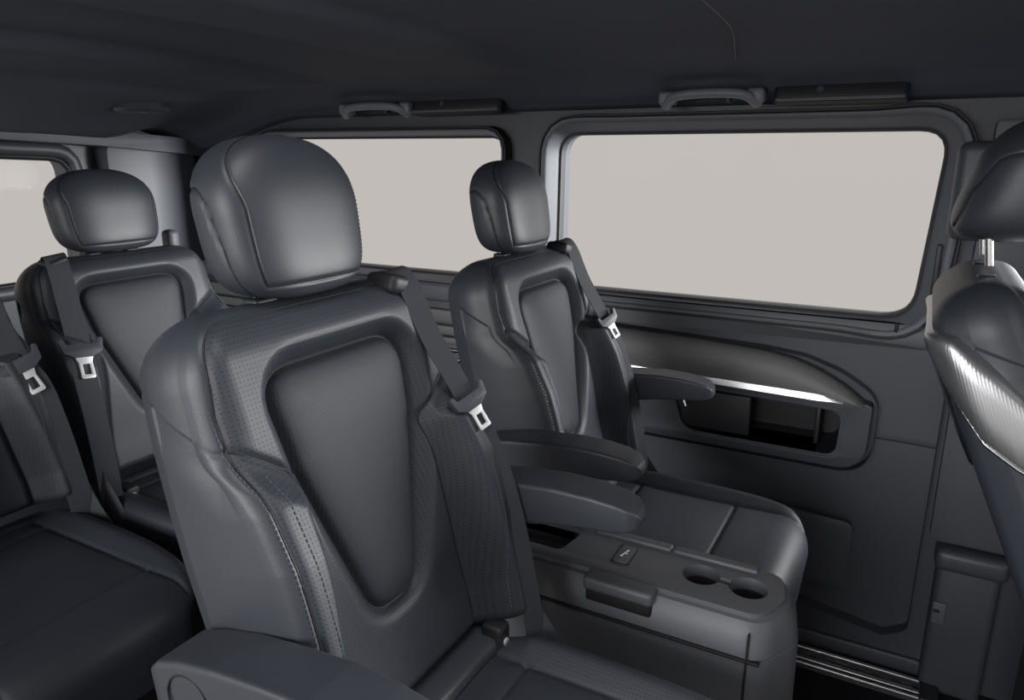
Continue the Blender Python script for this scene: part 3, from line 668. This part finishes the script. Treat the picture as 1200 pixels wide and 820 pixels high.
# ------------------------------------------------------------------ front seat
fs = empty('front_seat', (.33, 1.40, 0))
TH = math.radians(21); SN, CS = math.sin(TH), math.cos(TH)
fbr = make_backrest(fs, front=True); make_headrest(fs, hw=.125, hd=.088, hz=.095, zc=1.315, xc=-.180, pdx=-.060, posts=.075, tilt=.32)
def shell_path(v, off, n=400):
    W_ = float(half_w(np.array(v))) + .004 + off; c_ = math.sqrt(1 - min(1, max(0, (v - (VM - RT)) / RT)) ** 2); nb_ = float(np.interp(v, [-.05, .1, .35, .6], [-.100, -.110, -.122, -.122])) - off; nb_ = NM + (nb_ - NM) * max(c_, .3); r_ = .05 * max(c_, .3)
    P_ = [(-W_, n_) for n_ in np.linspace(.055, nb_ + r_, 12)]
    P_ += [(-W_ + r_ - r_ * math.cos(t), nb_ + r_ - r_ * math.sin(t)) for t in np.linspace(0, math.pi / 2, 12)[1:]]
    P_ += [(-y_, n_) for y_, n_ in P_[::-1]]
    return resample(P_, n, False)
def shell_v(a, n_):            # upper and lower edge: sweeping down towards the front of the side
    b_ = sst0(0, .11, .150 - abs(a))
    h_ = np.interp(n_, [-.122, -.11, -.096, -.057, -.034, .0, .055], [.512, .510, .50, .440, .398, .35, .30])
    l_ = np.interp(n_, [-.122, -.114, -.09, -.057, 0, .055], [.475, .43, .345, .297, .25, .22]) - .22 * b_
    return h_, l_
ref = shell_path(.38, 0); loops = []
hi = np.array([shell_v(*p)[0] for p in ref]); lw = np.array([shell_v(*p)[1] for p in ref])
rib = .0005 * np.cos(np.arange(400) * math.pi)
for k, off in ((0, -.004), (0, .006), (.015, .010), (.10, .0125), (.3, .0135), (.6, .0135), (.9, .012), (.985, .009), (1, .005), (1, -.004)):
    L_ = []
    for i in range(400):
        v_ = hi[i] * (1 - k) + lw[i] * k; amp = rib[i] if .2 < k < .95 and k > .25 else 0
        p_ = shell_path(v_, off + amp)[i]; L_.append(bk(np.array(p_[0]), np.array(v_), np.array(p_[1])))
    loops.append(L_)
sh = loft('silver_back_shell', loops, 'silver_ribbed', fbr, closed=False, sharp=80)
tube('chrome_edge', [bk(np.array(p_[0]), np.array(lw[i]), np.array(p_[1])) for i, p_ in [(i, shell_path(lw[i], .008)[i]) for i in range(0, 400, 4)]], .0035, 'chrome', fbr, 8)

make_cushion(fs); rbox('seat_base', (-.06, -.17, .0), (.27, .17, .565), .03, 'plastic_dark', fs)
TH = math.radians(13); SN, CS = math.sin(TH), math.cos(TH)
tag(fs, 'dark leather front seat with silver ribbed shell and chrome edge on its back', 'seat')

# ------------------------------------------------------------------ centre console
con = empty('centre_console', (0, 0, 0)); tag(con, 'charcoal centre console with two cup holders between the captain seats', 'console')
ZT = .71
def cring(cx, cy, r, n=36): return [(cx + r * math.cos(t), cy + r * math.sin(t)) for t in np.linspace(0, 2 * math.pi, n, endpoint=False)]
# two cup holes joined by a neck
c1, c2, rc = (-.236, 1.040), (-.163, 1.038), .029
hole = []
for t in np.linspace(.25, 2 * math.pi - .25, 40): hole.append((c1[0] + rc * math.cos(t), c1[1] + rc * math.sin(t)))
for t in np.linspace(math.pi + .25, 3 * math.pi - .25, 40): hole.append((c2[0] + rc * math.cos(t), c2[1] + rc * math.sin(t)))
TRAY = fillet([(-.60, 1.000), (-.462, 1.000), (-.452, 1.072), (-.60, 1.072)], .014, 5)
top_out = fillet([(-.64, .972), (-.135, .972), (-.108, 1.03), (-.122, 1.098), (-.64, 1.098)], [.01, .03, .05, .03, .01], 6)
pf = lambda a, b, d: (a, b, d)
tpl = plate('console_top', top_out, [hole, TRAY], pf, ZT - .02, ZT, 'console_plastic', con, .005, seg=3)
for c in (c1, c2): lathe('cup_holder', [(rc + .002, -.006), (rc - .001, -.03), (rc - .004, -.075)], (c[0], c[1], ZT), 'plastic_dark', con)
T2 = resample(TRAY, 60)
loft('storage_tray', [[(p[0], p[1], ZT - .004) for p in T2], [(p[0], p[1], ZT - .035) for p in T2]], 'plastic_dark', con, cap1=True, sharp=40)
rbox('tray_insert', (-.59, 1.012, ZT - .036), (-.475, 1.036, ZT - .022), .005, 'console_plastic', con)
# lid ridge along the far edge in three lengths
for a, b in ((-.60, -.436), (-.432, -.298), (-.294, -.158)): rbox('lid_ridge', (a, 1.082, ZT - .004), (b, 1.100, ZT + .006), .004, 'console_plastic', con)
pp = plate('usb_plate', fillet([(-.376, 1.006), (-.345, 1.006), (-.347, 1.066), (-.378, 1.066)], .006, 4), [], pf, ZT - .002, ZT + .0015, 'plastic_dark', con, .001)
plate('usb_cover', fillet([(-.373, 1.009), (-.348, 1.009), (-.350, 1.063), (-.375, 1.063)], .005, 4), [], pf, ZT, ZT + .0028, 'console_plastic', con, .0008)
tube('usb_symbol_line', [(-.364, 1.030, ZT + .0032), (-.360, 1.046, ZT + .0032)], .0008, 'print_white', pp, 6)
for p, r in (((-.3645, 1.028), .0022), ((-.3596, 1.047), .0018), ((-.3585, 1.037), .0014)): tube('usb_symbol_dot', [(p[0], p[1], ZT + .0024), (p[0], p[1], ZT + .0036)], r, 'print_white', pp, 10)
# sides: upper band, lower body, with a drawer pull above a black block
def con_loft(name, z_list, m, cap=False):
    L = []
    for z, g in z_list:
        o_ = fillet([(-.64 , .972 - g), (-.128 + .2 * g, .972 - g), (-.106 + g, 1.03), (-.120 + g, 1.100 + g * .25), (-.64, 1.100 + g * .25)], [.01, .035, .05, .03, .01], 6)
        L.append([(p[0], p[1], z) for p in resample(o_, 90)])
    return loft(name, L, m, con, sharp=30)
con_loft('console_band', [(ZT - .006, -.004), (ZT - .010, .006), (ZT - .022, .014), (ZT - .040, .019), (ZT - .060, .022), (ZT - .062, .018)], 'console_plastic')
con_loft('console_body', [(ZT - .062, .018), (ZT - .064, .022), (ZT - .070, .023), (.30, .028), (.01, .03)], 'console_plastic')
rbox('seam_groove', (-.640, .946, ZT - .065), (-.125, .9555, ZT - .0605), .001, 'rubber', con)
rbox('end_joint', (-.1445, .946, .40), (-.1415, .9555, ZT - .02), .001, 'rubber', con)
rbox('pull_recess_shade', (-.394, .9485, ZT - .042), (-.287, .966, ZT - .016), .004, 'rubber', con)  # black block, its colour standing for the shade under the pull
rbox('drawer_pull', (-.397, .942, ZT - .021), (-.284, .976, ZT + .002), .007, 'console_plastic', con, 4)

# ------------------------------------------------------------------ roof fittings
def grab(loc_x, x1, label, y=1.885, z=1.487):
    g = empty('grab_handle', (loc_x, y, z)); L = x1 - loc_x
    P_ = smooth_path([(.010, .022, -.006), (.012, .0, -.018), (.040, -.022, -.002), (L * .5, -.026, .003), (L - .040, -.022, -.002), (L - .012, .0, -.018), (L - .010, .022, -.006)], 8)
    rr = [.0150 if (i < 9 or i > len(P_) - 10) else .0115 for i in range(len(P_))]
    tube('grip', P_, .012, 'handle_grey', g, 12, rr)
    for x in (.012, L - .012): rbox('mount', (x - .020, -.014, -.020), (x + .020, .030, .012), .008, 'handle_grey', g)
    rbox('recess_plate', (-.008, .010, -.004), (L + .008, .036, .030), .006, 'rubber', g)
    rbox('coat_hook', (L * .66, -.012, -.020), (L * .66 + .012, .014, -.002), .004, 'plastic_dark', g)
    tag(g, label, 'grab handle', 'roof grab handles'); return g
grab(-.612, -.372, 'grey grab handle on the roof edge above the sliding door window')
grab(-1.66, -1.40, 'dark grab handle on the roof edge above the rear quarter window')
def lamp(x0, x1, label, y=1.905, z=1.482):
    g = empty('reading_lamp', (x0, y, z)); L = x1 - x0; Rm = Matrix.Rotation(math.radians(-18), 4, 'X')
    rbox('housing', (0, -.012, -.020), (L, .02, .024), .006, 'rubber', g, 3, Rm)
    rbox('lens', (.008, -.015, -.012), (L - .008, -.008, .017), .003, 'plastic_dark', g, 3, Rm)
    rbox('lower_lip', (.006, -.019, -.019), (L - .006, -.009, -.013), .002, 'plastic_light', g, 3, Rm)
    tube('switch', [Rm @ Vector((L * .36, -.019, .004)), Rm @ Vector((L * .36, -.012, .004))], .008, 'plastic', g, 16)
    tag(g, label, 'lamp', 'roof reading lamps'); return g
lamp(-.345, -.062, 'slim dark reading lamp in the roof above the sliding door window')
lamp(-1.395, -1.085, 'slim dark reading lamp in the roof above the rear quarter window')
rlamp = empty('roof_lamp', (-2.10, 1.49, float(np.interp(1.49, prof[:, 0], prof[:, 1]) + roof_step(-2.10, 1.49)) - .002)); tag(rlamp, 'small oval lamp set in the rear of the dark headliner', 'lamp')
lathe('lamp_ring', [(.075, .02), (.080, .0), (.070, -.010), (.052, -.012), (.048, -.004)], (0, 0, 0), 'plastic', rlamp)
lathe('lamp_lens', [(.048, -.003), (.030, -.009), (.008, -.011)], (0, 0, 0), 'lamp_lens', rlamp)

# ------------------------------------------------------------------ model units -> metres
done = set()
for o in bpy.data.objects:
    if o.type == 'MESH' and o.data.name not in done:
        done.add(o.data.name); o.data.transform(Matrix.Scale(S, 4)); o.data.update()
    if o.type in ('MESH', 'EMPTY'): o.location = o.location * S
